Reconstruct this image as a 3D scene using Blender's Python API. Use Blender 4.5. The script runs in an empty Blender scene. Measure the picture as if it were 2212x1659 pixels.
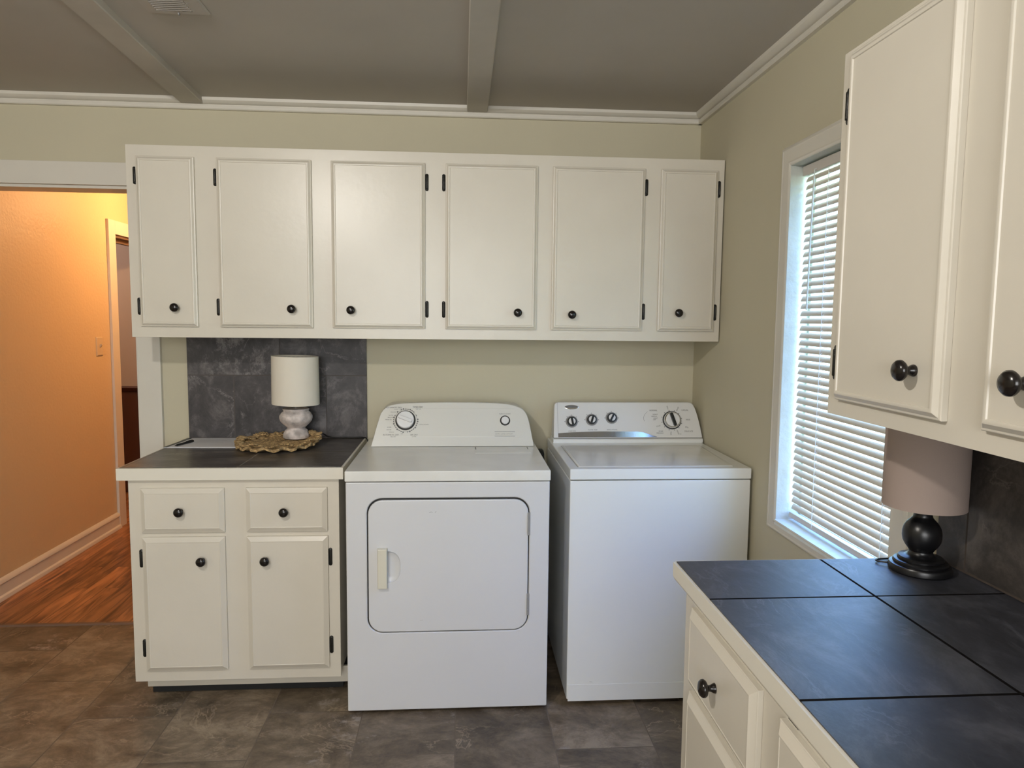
import bpy, bmesh, math, random
from mathutils import Vector, Matrix

random.seed(7)
SC = bpy.context.scene
COL = SC.collection

# ------------------------------------------------------------------ camera
XR = 1.508          # right wall
ZC = 2.402          # kitchen ceiling
CAM = Vector((0.40956, -3.29288, 1.45954))
Fw = Vector((0.07222795, 0.99328581, -0.09036822))
Rt = Vector((0.99738183, -0.07160778, 0.01009039))
Up = Vector((-0.00355157, 0.09086043, 0.9958573))
cd = bpy.data.cameras.new('camera')
cd.sensor_width = 36.0
cd.lens = 1538.57 / 2212 * 36.0
cd.clip_start = 0.02
cam = bpy.data.objects.new('camera', cd)
COL.objects.link(cam)
m = Matrix.Identity(4)
for i in range(3):
    m[i][0] = Rt[i]; m[i][1] = Up[i]; m[i][2] = -Fw[i]; m[i][3] = CAM[i]
cam.matrix_world = m
SC.camera = cam

# ------------------------------------------------------------------ world, lights, exposure
SC.view_settings.view_transform = 'Standard'
SC.view_settings.look = 'None'
SC.view_settings.gamma = 1.0
SC.view_settings.use_curve_mapping = False
SC.view_settings.exposure = 0.0
SC.cycles.use_denoising = True
SC.cycles.max_bounces = 10
SC.cycles.diffuse_bounces = 6
SC.cycles.sample_clamp_indirect = 4.0

w = bpy.data.worlds.new('daylight'); SC.world = w; w.use_nodes = True
nt = w.node_tree; bg = nt.nodes['Background']
tc = nt.nodes.new('ShaderNodeTexCoord'); sp = nt.nodes.new('ShaderNodeSeparateXYZ')
cr = nt.nodes.new('ShaderNodeValToRGB')
nt.links.new(tc.outputs['Generated'], sp.inputs[0]); nt.links.new(sp.outputs['Z'], cr.inputs[0])
cr.color_ramp.elements[0].position = 0.0; cr.color_ramp.elements[0].color = (0.42, 0.60, 0.54, 1)
cr.color_ramp.elements[1].position = 0.55; cr.color_ramp.elements[1].color = (0.14, 0.33, 0.93, 1)
e = cr.color_ramp.elements.new(0.12); e.color = (0.32, 0.58, 0.70, 1)
nt.links.new(cr.outputs[0], bg.inputs[0]); bg.inputs[1].default_value = 13.0

def lamp(name, kind, loc, power, color, radius=0.05, size=None, rot=(0, 0, 0)):
    l = bpy.data.lights.new(name, kind); l.energy = power; l.color = color
    if kind == 'AREA':
        l.shape = 'RECTANGLE'; l.size, l.size_y = size
    else:
        l.shadow_soft_size = radius
    o = bpy.data.objects.new(name, l); COL.objects.link(o); o.location = loc; o.rotation_euler = rot
    return o

lamp('kitchen_lamp_light', 'POINT', (-0.48, -2.74, 2.28), 62, (1.0, 0.95, 0.88), 0.035)
lamp('rear_fill_light', 'AREA', (0.0, -6.1, 1.62), 92, (0.97, 0.98, 1.0), size=(2.2, 1.5), rot=(math.pi / 2, 0, 0))  # added broad fill behind the camera; the wall there has no window
lamp('hall_lamp_light', 'POINT', (-1.30, 1.80, 2.25), 38, (1.0, 0.57, 0.26), 0.05)
lamp('side_room_lamp_light', 'POINT', (-2.9, 2.0, 2.1), 16, (1.0, 0.78, 0.68), 0.08)

# ------------------------------------------------------------------ materials
def mat(name, color, rough=0.5, metal=0.0, spec=0.5, bump=None, var=None, coat=0.0, trans=0.0):
    """bump=(scale, strength, distance, detail); var=(scale, amount) soft colour mottling"""
    M = bpy.data.materials.new(name); M.use_nodes = True
    t = M.node_tree; b = t.nodes['Principled BSDF']
    b.inputs['Base Color'].default_value = (*color, 1)
    b.inputs['Roughness'].default_value = rough
    b.inputs['Metallic'].default_value = metal
    b.inputs['Specular IOR Level'].default_value = spec
    b.inputs['Coat Weight'].default_value = coat
    b.inputs['Transmission Weight'].default_value = trans
    g = t.nodes.new('ShaderNodeNewGeometry')
    if bump:
        n = t.nodes.new('ShaderNodeTexNoise'); n.inputs['Scale'].default_value = bump[0]
        n.inputs['Detail'].default_value = bump[3] if len(bump) > 3 else 2
        t.links.new(g.outputs['Position'], n.inputs['Vector'])
        bp = t.nodes.new('ShaderNodeBump'); bp.inputs['Strength'].default_value = bump[1]
        bp.inputs['Distance'].default_value = bump[2]
        t.links.new(n.outputs['Fac'], bp.inputs['Height']); t.links.new(bp.outputs[0], b.inputs['Normal'])
    if var:
        n = t.nodes.new('ShaderNodeTexNoise'); n.inputs['Scale'].default_value = var[0]; n.inputs['Detail'].default_value = 4
        t.links.new(g.outputs['Position'], n.inputs['Vector'])
        r = t.nodes.new('ShaderNodeValToRGB')
        r.color_ramp.elements[0].position = 0.3; r.color_ramp.elements[1].position = 0.7
        r.color_ramp.elements[0].color = (*[c * (1 - var[1]) for c in color], 1)
        r.color_ramp.elements[1].color = (*[min(1, c * (1 + var[1])) for c in color], 1)
        t.links.new(n.outputs['Fac'], r.inputs[0]); t.links.new(r.outputs[0], b.inputs['Base Color'])
    return M

def tile_mat(name, axes, shift, size, offset, mortar_w, ramp, grout, rough, tint=0.25, fleck=None, scale=6.0, stretch=(1, 1, 1), bumps=0.3, spec=0.5, vein=0.5):
    """stone tile: axes = which world axes run along/across the bricks, shift = their offsets, ramp = three colours"""
    M = bpy.data.materials.new(name); M.use_nodes = True
    t = M.node_tree; N = t.nodes; L = t.links; b = N['Principled BSDF']
    g = N.new('ShaderNodeNewGeometry'); s = N.new('ShaderNodeSeparateXYZ'); L.new(g.outputs['Position'], s.inputs[0])
    c = N.new('ShaderNodeCombineXYZ')
    for k in (0, 1):
        a = N.new('ShaderNodeMath'); a.operation = 'ADD'; a.inputs[1].default_value = shift[k]
        L.new(s.outputs['XYZ'[axes[k]]], a.inputs[0]); L.new(a.outputs[0], c.inputs[k])
    br = N.new('ShaderNodeTexBrick'); L.new(c.outputs[0], br.inputs['Vector'])
    br.offset = offset; br.offset_frequency = 2; br.squash = 1.0
    br.inputs['Scale'].default_value = 1.0; br.inputs['Brick Width'].default_value = size[0]
    br.inputs['Row Height'].default_value = size[1]; br.inputs['Mortar Size'].default_value = mortar_w
    br.inputs['Mortar Smooth'].default_value = 0.1; br.inputs['Bias'].default_value = 0.0
    br.inputs['Color1'].default_value = (0, 0, 0, 1); br.inputs['Color2'].default_value = (1, 1, 1, 1)
    br.inputs['Mortar'].default_value = (0.5, 0.5, 0.5, 1)
    # per-tile shift of the noise so that every tile has its own veining
    vm = N.new('ShaderNodeVectorMath'); vm.operation = 'MULTIPLY'; vm.inputs[1].default_value = stretch
    L.new(g.outputs['Position'], vm.inputs[0])
    vs = N.new('ShaderNodeVectorMath'); vs.operation = 'MULTIPLY_ADD'
    L.new(br.outputs['Color'], vs.inputs[0]); vs.inputs[1].default_value = (7.3, 3.1, 5.7); L.new(vm.outputs[0], vs.inputs[2])
    n1 = N.new('ShaderNodeTexNoise'); n1.inputs['Scale'].default_value = scale; n1.inputs['Detail'].default_value = 9
    n1.inputs['Roughness'].default_value = 0.76; n1.inputs['Distortion'].default_value = 0.35
    L.new(vs.outputs[0], n1.inputs['Vector'])
    r = N.new('ShaderNodeValToRGB'); L.new(n1.outputs['Fac'], r.inputs[0])
    r.color_ramp.elements[0].position = 0.36; r.color_ramp.elements[0].color = (*ramp[0], 1)
    r.color_ramp.elements[1].position = 0.64; r.color_ramp.elements[1].color = (*ramp[2], 1)
    e = r.color_ramp.elements.new(0.5); e.color = (*ramp[1], 1)
    last = r.outputs[0]
    # tile-to-tile value shift
    mr = N.new('ShaderNodeMapRange'); mr.inputs['To Min'].default_value = 1 - tint; mr.inputs['To Max'].default_value = 1 + tint
    L.new(br.outputs['Color'], mr.inputs['Value'])
    mx = N.new('ShaderNodeVectorMath'); mx.operation = 'SCALE'; L.new(last, mx.inputs[0]); L.new(mr.outputs[0], mx.inputs['Scale'])
    last = mx.outputs[0]
    if fleck:
        n2 = N.new('ShaderNodeTexNoise'); n2.inputs['Scale'].default_value = scale * 4; n2.inputs['Detail'].default_value = 6
        n2.inputs['Roughness'].default_value = 0.75; L.new(vs.outputs[0], n2.inputs['Vector'])
        n3 = N.new('ShaderNodeTexNoise'); n3.inputs['Scale'].default_value = scale * 0.6; L.new(vs.outputs[0], n3.inputs['Vector'])
        mu = N.new('ShaderNodeMath'); mu.operation = 'MULTIPLY'; L.new(n2.outputs['Fac'], mu.inputs[0]); L.new(n3.outputs['Fac'], mu.inputs[1])
        fr = N.new('ShaderNodeMapRange'); fr.inputs['From Min'].default_value = 0.345; fr.inputs['From Max'].default_value = 0.45
        L.new(mu.outputs[0], fr.inputs['Value'])
        mf = N.new('ShaderNodeMix'); mf.data_type = 'RGBA'
        L.new(fr.outputs[0], mf.inputs[0]); L.new(last, mf.inputs[6]); mf.inputs[7].default_value = (*fleck, 1)
        last = mf.outputs[2]
    # thin pale mineral veins
    n4 = N.new('ShaderNodeTexNoise'); n4.inputs['Scale'].default_value = scale * 0.8; n4.inputs['Detail'].default_value = 7
    n4.inputs['Roughness'].default_value = 0.62; n4.inputs['Distortion'].default_value = 0.6; L.new(vs.outputs[0], n4.inputs['Vector'])
    s1 = N.new('ShaderNodeMath'); s1.operation = 'SUBTRACT'; s1.inputs[1].default_value = 0.5; L.new(n4.outputs['Fac'], s1.inputs[0])
    s2 = N.new('ShaderNodeMath'); s2.operation = 'ABSOLUTE'; L.new(s1.outputs[0], s2.inputs[0])
    s3 = N.new('ShaderNodeMapRange'); s3.inputs['From Min'].default_value = 0.0; s3.inputs['From Max'].default_value = 0.014
    s3.inputs['To Min'].default_value = vein; s3.inputs['To Max'].default_value = 0.0; L.new(s2.outputs[0], s3.inputs['Value'])
    n5 = N.new('ShaderNodeTexNoise'); n5.inputs['Scale'].default_value = scale * 0.9; L.new(vs.outputs[0], n5.inputs['Vector'])
    s5 = N.new('ShaderNodeMapRange'); s5.inputs['From Min'].default_value = 0.48; s5.inputs['From Max'].default_value = 0.62; L.new(n5.outputs['Fac'], s5.inputs['Value'])
    s6 = N.new('ShaderNodeMath'); s6.operation = 'MULTIPLY'; L.new(s3.outputs[0], s6.inputs[0]); L.new(s5.outputs[0], s6.inputs[1])
    mv = N.new('ShaderNodeMix'); mv.data_type = 'RGBA'; L.new(s6.outputs[0], mv.inputs[0]); L.new(last, mv.inputs[6])
    mv.inputs[7].default_value = (*[min(1, c * 1.7) for c in ramp[2]], 1); last = mv.outputs[2]
    mg = N.new('ShaderNodeMix'); mg.data_type = 'RGBA'
    L.new(br.outputs['Fac'], mg.inputs[0]); L.new(last, mg.inputs[6]); mg.inputs[7].default_value = (*grout, 1)
    L.new(mg.outputs[2], b.inputs['Base Color'])
    rm = N.new('ShaderNodeMapRange'); rm.inputs['To Min'].default_value = rough; rm.inputs['To Max'].default_value = 0.95
    L.new(br.outputs['Fac'], rm.inputs['Value']); L.new(rm.outputs[0], b.inputs['Roughness'])
    sm = N.new('ShaderNodeMapRange'); sm.inputs['To Min'].default_value = spec; sm.inputs['To Max'].default_value = 0.05
    L.new(br.outputs['Fac'], sm.inputs['Value']); L.new(sm.outputs[0], b.inputs['Specular IOR Level'])
    ad = N.new('ShaderNodeMath'); ad.operation = 'MULTIPLY_ADD'
    L.new(br.outputs['Fac'], ad.inputs[0]); ad.inputs[1].default_value = -1.2; L.new(n1.outputs['Fac'], ad.inputs[2])
    bp = N.new('ShaderNodeBump'); bp.inputs['Strength'].default_value = bumps; bp.inputs['Distance'].default_value = 0.0025
    L.new(ad.outputs[0], bp.inputs['Height']); L.new(bp.outputs[0], b.inputs['Normal'])
    return M

def wood_mat(name):
    M = bpy.data.materials.new(name); M.use_nodes = True
    t = M.node_tree; N = t.nodes; L = t.links; b = N['Principled BSDF']
    g = N.new('ShaderNodeNewGeometry'); s = N.new('ShaderNodeSeparateXYZ'); L.new(g.outputs['Position'], s.inputs[0])
    c = N.new('ShaderNodeCombineXYZ'); L.new(s.outputs['Y'], c.inputs[0]); L.new(s.outputs['X'], c.inputs[1])
    br = N.new('ShaderNodeTexBrick'); L.new(c.outputs[0], br.inputs['Vector']); br.offset = 0.37
    br.inputs['Scale'].default_value = 1; br.inputs['Brick Width'].default_value = 0.9; br.inputs['Row Height'].default_value = 0.083
    br.inputs['Mortar Size'].default_value = 0.0012; br.inputs['Color1'].default_value = (0, 0, 0, 1); br.inputs['Color2'].default_value = (1, 1, 1, 1)
    br.inputs['Mortar'].default_value = (0.5, 0.5, 0.5, 1)
    v = N.new('ShaderNodeVectorMath'); v.operation = 'MULTIPLY'; v.inputs[1].default_value = (16, 1.7, 1); L.new(g.outputs['Position'], v.inputs[0])
    vs = N.new('ShaderNodeVectorMath'); vs.operation = 'MULTIPLY_ADD'; L.new(br.outputs['Color'], vs.inputs[0]); vs.inputs[1].default_value = (9, 5, 3); L.new(v.outputs[0], vs.inputs[2])
    n = N.new('ShaderNodeTexNoise'); n.inputs['Scale'].default_value = 1.6; n.inputs['Detail'].default_value = 5; n.inputs['Distortion'].default_value = 1.2
    L.new(vs.outputs[0], n.inputs['Vector'])
    r = N.new('ShaderNodeValToRGB'); L.new(n.outputs['Fac'], r.inputs[0])
    r.color_ramp.elements[0].position = 0.32; r.color_ramp.elements[0].color = (0.10, 0.035, 0.012, 1)
    r.color_ramp.elements[1].position = 0.66; r.color_ramp.elements[1].color = (0.46, 0.21, 0.085, 1)
    mr = N.new('ShaderNodeMapRange'); mr.inputs['To Min'].default_value = 0.7; mr.inputs['To Max'].default_value = 1.25; L.new(br.outputs['Color'], mr.inputs['Value'])
    mx = N.new('ShaderNodeVectorMath'); mx.operation = 'SCALE'; L.new(r.outputs[0], mx.inputs[0]); L.new(mr.outputs[0], mx.inputs['Scale'])
    mg = N.new('ShaderNodeMix'); mg.data_type = 'RGBA'; L.new(br.outputs['Fac'], mg.inputs[0]); L.new(mx.outputs[0], mg.inputs[6]); mg.inputs[7].default_value = (0.05, 0.02, 0.01, 1)
    L.new(mg.outputs[2], b.inputs['Base Color']); b.inputs['Roughness'].default_value = 0.33
    return M

M = {}
M['wall'] = mat('beige_wall_paint', (0.545, 0.505, 0.375), 0.75, bump=(90, 0.12, 0.002), var=(3, 0.015))
M['ceiling'] = mat('taupe_ceiling_paint', (0.46, 0.43, 0.385), 0.8, bump=(60, 0.15, 0.002), var=(2.5, 0.04))
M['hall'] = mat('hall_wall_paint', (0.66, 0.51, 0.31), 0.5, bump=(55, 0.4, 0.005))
M['trim'] = mat('trim_paint', (0.66, 0.63, 0.56), 0.45, bump=(40, 0.08, 0.002), var=(5, 0.03))
M['batten'] = mat('ceiling_batten_paint', (0.50, 0.47, 0.42), 0.7, bump=(40, 0.1, 0.002), var=(6, 0.06))
M['cab'] = mat('cream_cabinet_paint', (0.65, 0.61, 0.525), 0.31, bump=(45, 0.14, 0.0025, 3), var=(5, 0.025))
M['counter_edge'] = mat('white_counter_edge', (0.72, 0.69, 0.60), 0.42, bump=(50, 0.1, 0.002))
M['dark'] = mat('dark_void_fill', (0.02, 0.02, 0.02), 0.9)
M['soffit'] = mat('threshold_brown_jamb_shade', (0.16, 0.10, 0.07), 0.6)  # threshold's own brown; on the inner door jamb it stands in for shade
M['bronze'] = mat('oil_rubbed_bronze', (0.008, 0.006, 0.0055), 0.2, metal=0.0, var=(60, 0.4))
M['hinge'] = mat('worn_black_hinge', (0.02, 0.02, 0.018), 0.38, metal=0.5, bump=(200, 0.3, 0.002))
M['appl'] = mat('white_appliance_enamel', (0.65, 0.655, 0.66), 0.24, bump=(300, 0.04, 0.0008), var=(4, 0.012))
M['applcool'] = mat('cool_white_enamel', (0.74, 0.75, 0.73), 0.22, bump=(300, 0.04, 0.0008), var=(4, 0.012))
M['appldeck'] = mat('worn_deck_enamel', (0.74, 0.735, 0.69), 0.2, var=(9, 0.04))
M['plastic'] = mat('white_console_plastic', (0.66, 0.65, 0.60), 0.3, bump=(250, 0.03, 0.0006))
M['plasticcool'] = mat('washer_console_plastic', (0.68, 0.68, 0.67), 0.3, bump=(250, 0.03, 0.0006))
M['knobwhite'] = mat('knob_plastic', (0.74, 0.74, 0.74), 0.22)
M['cream'] = mat('cream_handle_plastic', (0.68, 0.65, 0.53), 0.35)
M['black'] = mat('black_plastic', (0.012, 0.014, 0.014), 0.3)
M['seam'] = mat('dark_gasket', (0.03, 0.03, 0.03), 0.8)
M['chrome'] = mat('chrome', (0.75, 0.75, 0.74), 0.12, metal=1.0)
M['silver'] = mat('silver_band', (0.42, 0.42, 0.43), 0.12, metal=0.85)
M['halo'] = mat('grey_print', (0.26, 0.26, 0.255), 0.4)
M['ink'] = mat('grey_ink', (0.13, 0.13, 0.13), 0.5)
M['inkdark'] = mat('dark_ink', (0.05, 0.05, 0.05), 0.5)
M['slat'] = mat('blind_slat_vinyl', (0.62, 0.57, 0.50), 0.5)
M['rail'] = mat('blind_rail', (0.60, 0.56, 0.52), 0.45)
M['cord'] = mat('blind_cord', (0.85, 0.87, 0.86), 0.6)
M['wand'] = mat('clear_wand', (0.70, 0.74, 0.74), 0.15)
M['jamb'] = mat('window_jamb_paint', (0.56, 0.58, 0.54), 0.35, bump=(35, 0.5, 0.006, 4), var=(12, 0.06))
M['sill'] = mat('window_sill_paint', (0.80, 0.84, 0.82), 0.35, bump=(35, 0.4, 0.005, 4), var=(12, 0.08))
M['shade'] = mat('linen_shade', (0.76, 0.71, 0.61), 0.85, bump=(400, 0.3, 0.001))
M['shade2'] = mat('taupe_linen_shade', (0.37, 0.29, 0.25), 0.85, bump=(400, 0.3, 0.001))
M['lampwood'] = mat('whitewashed_wood', (0.56, 0.50, 0.47), 0.6, bump=(60, 0.6, 0.004, 5), var=(34, 0.38))
M['lampblack'] = mat('black_turned_wood', (0.006, 0.006, 0.007), 0.32)
M['brass'] = mat('dull_nickel', (0.45, 0.43, 0.40), 0.35, metal=0.8)
M['jute'] = mat('jute_rope', (0.40, 0.27, 0.125), 0.9, bump=(300, 0.7, 0.0022, 3), var=(110, 0.6))
M['paper'] = mat('white_paper', (0.70, 0.70, 0.72), 0.7)
M['clip'] = mat('dark_folder', (0.06, 0.07, 0.07), 0.5)
M['cable'] = mat('black_cable', (0.01, 0.01, 0.01), 0.4)
M['switch'] = mat('ivory_switch', (0.62, 0.50, 0.33), 0.35)
M['vent'] = mat('vent_metal', (0.44, 0.41, 0.375), 0.5)
M['brown'] = mat('brown_wainscot', (0.075, 0.032, 0.02), 0.5, bump=(40, 0.2, 0.002))
M['pinkwall'] = mat('side_room_wall', (0.44, 0.38, 0.34), 0.7)
M['wood'] = wood_mat('hall_wood_floor')
M['floor'] = tile_mat('slate_floor_tile', (1, 0), (0.725, -0.0525), (0.56, 0.3425), 0.5, 0.0022,
                      ((0.062, 0.045, 0.030), (0.142, 0.107, 0.071), (0.260, 0.204, 0.142)), (0.165, 0.135, 0.105), 0.46, tint=0.26,
                      fleck=(0.30, 0.26, 0.22), scale=4.2, stretch=(1, 1.35, 1), bumps=0.5)
dk = ((0.018, 0.020, 0.026), (0.037, 0.040, 0.052), (0.082, 0.086, 0.104))  # dark grey tile with the window sky's blue mixed into its colour
M['ctile'] = tile_mat('slate_counter_tile', (0, 1), (0.815, 0.35), (0.41, 0.35), 0.0, 0.002,
                      ((0.040, 0.034, 0.030), (0.078, 0.068, 0.061), (0.16, 0.142, 0.128)), (0.22, 0.20, 0.175), 0.33, tint=0.2, scale=5, stretch=(1, 1.8, 1))
M['btile'] = tile_mat('slate_backsplash_tile', (0, 2), (0.815, -0.911), (0.41, 0.285), 0.5, 0.0025,
                      ((0.030, 0.027, 0.029), (0.062, 0.056, 0.058), (0.155, 0.142, 0.142)), (0.10, 0.09, 0.085), 0.5, tint=0.15,
                      fleck=(0.19, 0.18, 0.18), scale=5, stretch=(1.3, 1, 1))
M['rtile'] = tile_mat('slate_counter_tile_sky_tint', (1, 0), (1.982 + 0.37 * 8, -1.23 + 0.345 * 4), (0.37, 0.345), 0.0, 0.0032,
                      dk, (0.008, 0.007, 0.007), 0.44, tint=0.12, scale=4.5, stretch=(2.0, 1, 1), bumps=0.35, spec=0.95)
M['rsplash'] = tile_mat('slate_side_backsplash_tile', (1, 2), (1.982 + 0.37 * 8, -0.925), (0.41, 0.30), 0.5, 0.0025,
                        ((0.022, 0.018, 0.017), (0.045, 0.038, 0.034), (0.10, 0.085, 0.075)), (0.075, 0.06, 0.05), 0.55, tint=0.12, scale=4.5)
gm = bpy.data.materials.new('window_glass'); gm.use_nodes = True
_t = gm.node_tree; _t.nodes.clear()
_o = _t.nodes.new('ShaderNodeOutputMaterial'); _a = _t.nodes.new('ShaderNodeBsdfTransparent'); _b = _t.nodes.new('ShaderNodeBsdfGlossy')
_m = _t.nodes.new('ShaderNodeMixShader'); _f = _t.nodes.new('ShaderNodeValue'); _f.outputs[0].default_value = 0.06
_b.inputs['Roughness'].default_value = 0.02
_t.links.new(_f.outputs[0], _m.inputs[0]); _t.links.new(_a.outputs[0], _m.inputs[1]); _t.links.new(_b.outputs[0], _m.inputs[2]); _t.links.new(_m.outputs[0], _o.inputs[0])
M['glass'] = gm

# ------------------------------------------------------------------ mesh helpers (all take world coordinates)
ORG = {}

def box(bm, x0, x1, y0, y1, z0, z1, bevel=0.0, seg=2):
    if x0 > x1: x0, x1 = x1, x0
    if y0 > y1: y0, y1 = y1, y0
    if z0 > z1: z0, z1 = z1, z0
    r = bmesh.ops.create_cube(bm, size=1.0)
    vs = r['verts']
    for v in vs:
        v.co = Vector((x0 + (v.co.x + .5) * (x1 - x0), y0 + (v.co.y + .5) * (y1 - y0), z0 + (v.co.z + .5) * (z1 - z0)))
    if bevel > 0:
        es = list({e for v in vs for e in v.link_edges})
        bmesh.ops.bevel(bm, geom=es, offset=bevel, segments=seg, profile=0.6, affect='EDGES')
    return bm

def prism(bm, pts, axis, a0, a1):
    """extrude a 2-D outline (pts) along axis 0/1/2 from a0 to a1; pts are the two other coordinates in x,y,z order"""
    def P(p, a):
        q = list(p); q.insert(axis, a); return Vector(q)
    A = [bm.verts.new(P(p, a0)) for p in pts]; B = [bm.verts.new(P(p, a1)) for p in pts]
    n = len(pts)
    for i in range(n):
        bm.faces.new((A[i], A[(i + 1) % n], B[(i + 1) % n], B[i]))
    bm.faces.new(A[::-1]); bm.faces.new(B)
    return bm

def rr(u0, u1, v0, v1, r, n=6):
    r = max(r, 0.0004)
    out = []
    for cx, cy, a in ((u1 - r, v0 + r, -90), (u1 - r, v1 - r, 0), (u0 + r, v1 - r, 90), (u0 + r, v0 + r, 180)):
        for k in range(n + 1):
            t = math.radians(a + 90 * k / n); out.append((cx + r * math.cos(t), cy + r * math.sin(t)))
    return out

def loft(bm, loops, cap0=True, cap1=True, closed=True):
    R = [[bm.verts.new(Vector(p)) for p in lp] for lp in loops]
    n = len(R[0])
    for a, b in zip(R, R[1:]):
        for i in range(n if closed else n - 1):
            bm.faces.new((a[i], a[(i + 1) % n], b[(i + 1) % n], b[i]))
    if cap0: bm.faces.new(R[0][::-1])
    if cap1: bm.faces.new(R[-1])
    return bm

def panel(bm, u0, u1, v0, v1, base, prof, to3, r=0.0, n=1):
    """stacked rectangles: prof = (inset, height) pairs"""
    loops = []
    for ins, h in prof:
        loops.append([to3(p[0], p[1], base + h) for p in rr(u0 + ins, u1 - ins, v0 + ins, v1 - ins, r - ins if r else 0.0006, n)])
    return loft(bm, loops)

def lathe(bm, prof, c, axis='z', n=40, a0=0.0):
    """prof = (radius, height) pairs around centre c"""
    loops = []
    for r, h in prof:
        L = []
        for k in range(n):
            t = a0 + 2 * math.pi * k / n; a, b = max(r, 0.0003) * math.cos(t), max(r, 0.0003) * math.sin(t)
            if axis == 'z': L.append((c[0] + a, c[1] + b, c[2] + h))
            elif axis == '-y': L.append((c[0] + a, c[1] - h, c[2] + b))
            else: L.append((c[0] - h, c[1] + a, c[2] + b))
        loops.append(L)
    return loft(bm, loops)

def tube(bm, pts, r, n=8):
    pts = [Vector(p) for p in pts]; loops = []
    up = Vector((0, 0, 1))
    for i, p in enumerate(pts):
        d = (pts[min(i + 1, len(pts) - 1)] - pts[max(i - 1, 0)]).normalized()
        s = d.cross(up if abs(d.z) < 0.9 else Vector((1, 0, 0))).normalized(); q = s.cross(d).normalized()
        loops.append([p + s * r * math.cos(2 * math.pi * k / n) + q * r * math.sin(2 * math.pi * k / n) for k in range(n)])
    return loft(bm, loops)

def smooth_path(pts, n=8):
    P = [Vector(p) for p in pts]; P = [P[0]] + P + [P[-1]]; out = []
    for i in range(1, len(P) - 2):
        for k in range(n):
            t = k / n; a, b, c, d = P[i - 1:i + 3]
            out.append(0.5 * ((2 * b) + (-a + c) * t + (2 * a - 5 * b + 4 * c - d) * t * t + (-a + 3 * b - 3 * c + d) * t ** 3))
    out.append(P[-2]); return out

def finish(name, bm, material, org, sharp=35, weighted=True):
    bmesh.ops.remove_doubles(bm, verts=bm.verts, dist=1e-6)
    bmesh.ops.recalc_face_normals(bm, faces=bm.faces)
    bmesh.ops.translate(bm, verts=bm.verts, vec=-org)
    me = bpy.data.meshes.new(name); bm.to_mesh(me); bm.free()
    for mm in (material if isinstance(material, (list, tuple)) else [material]):
        me.materials.append(mm)
    for p in me.polygons: p.use_smooth = True
    try: me.set_sharp_from_angle(angle=math.radians(sharp))
    except Exception: pass
    o = bpy.data.objects.new(name, me); COL.objects.link(o)
    if weighted:
        wn = o.modifiers.new('even_normals', 'WEIGHTED_NORMAL'); wn.keep_sharp = True; wn.weight = 80
    return o

def thing(name, label, cat, loc, group=None):
    o = bpy.data.objects.new(name, None); COL.objects.link(o); o.location = loc; o.empty_display_size = 0.1
    o['label'] = label; o['category'] = cat
    if group: o['group'] = group
    ORG[o] = Vector(loc)
    return o

def part(name, bm, material, parent, label=None, sharp=35):
    o = finish(name, bm, material, ORG[parent], sharp); o.parent = parent; ORG[o] = ORG[parent]
    if label: o['label'] = label
    return o

def single(name, bm, material, label, cat, org, group=None, sharp=35):
    org = Vector(org); o = finish(name, bm, material, org, sharp); o.location = org; ORG[o] = org
    o['label'] = label; o['category'] = cat
    if group: o['group'] = group
    return o

def struct(name, bm, material, parent=None, sharp=35):
    o = finish(name, bm, material, Vector((0, 0, 0)), sharp); ORG[o] = Vector((0, 0, 0))
    if parent: o.parent = parent
    else: o['kind'] = 'structure'
    return o

def new(): return bmesh.new()

def inst(name, mesh, parent, loc, rot=(0, 0, 0)):
    """one more object on a shared mesh that was built around its own origin"""
    o = bpy.data.objects.new(name, mesh); COL.objects.link(o); o.parent = parent
    o.location = Vector(loc) - ORG[parent]; o.rotation_euler = rot
    return o

def text_bm(bm, s, size, place, ca='CENTER', font_depth=0.0):
    """lettering as thin raised shapes; place(u, v, w) -> world"""
    cu = bpy.data.curves.new('letters', 'FONT'); cu.body = s; cu.size = size; cu.align_x = ca; cu.align_y = 'CENTER'
    cu.resolution_u = 2
    ob = bpy.data.objects.new('letters', cu); COL.objects.link(ob)
    dg = bpy.context.evaluated_depsgraph_get(); dg.update()
    me = ob.evaluated_get(dg).to_mesh()
    vs = [bm.verts.new(Vector(place(v.co.x, v.co.y))) for v in me.vertices]
    for p in me.polygons:
        try: bm.faces.new([vs[i] for i in p.vertices])
        except ValueError: pass
    ob.evaluated_get(dg).to_mesh_clear()
    bpy.data.objects.remove(ob); bpy.data.curves.remove(cu)

# shared small hardware ------------------------------------------------
def knob_mesh():
    bm = new()
    lathe(bm, [(0.0003, 0.0), (0.0095, 0.0), (0.0098, 0.002), (0.0085, 0.006), (0.0062, 0.010), (0.0058, 0.014), (0.008, 0.0165),
               (0.0145, 0.019), (0.0172, 0.023), (0.0168, 0.027), (0.0135, 0.031), (0.007, 0.0335), (0.0003, 0.034)], (0, 0, 0), '-y', 28)
    bmesh.ops.recalc_face_normals(bm, faces=bm.faces)
    me = bpy.data.meshes.new('knob'); bm.to_mesh(me); bm.free(); me.materials.append(M['bronze'])
    for p in me.polygons: p.use_smooth = True
    return me

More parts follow.
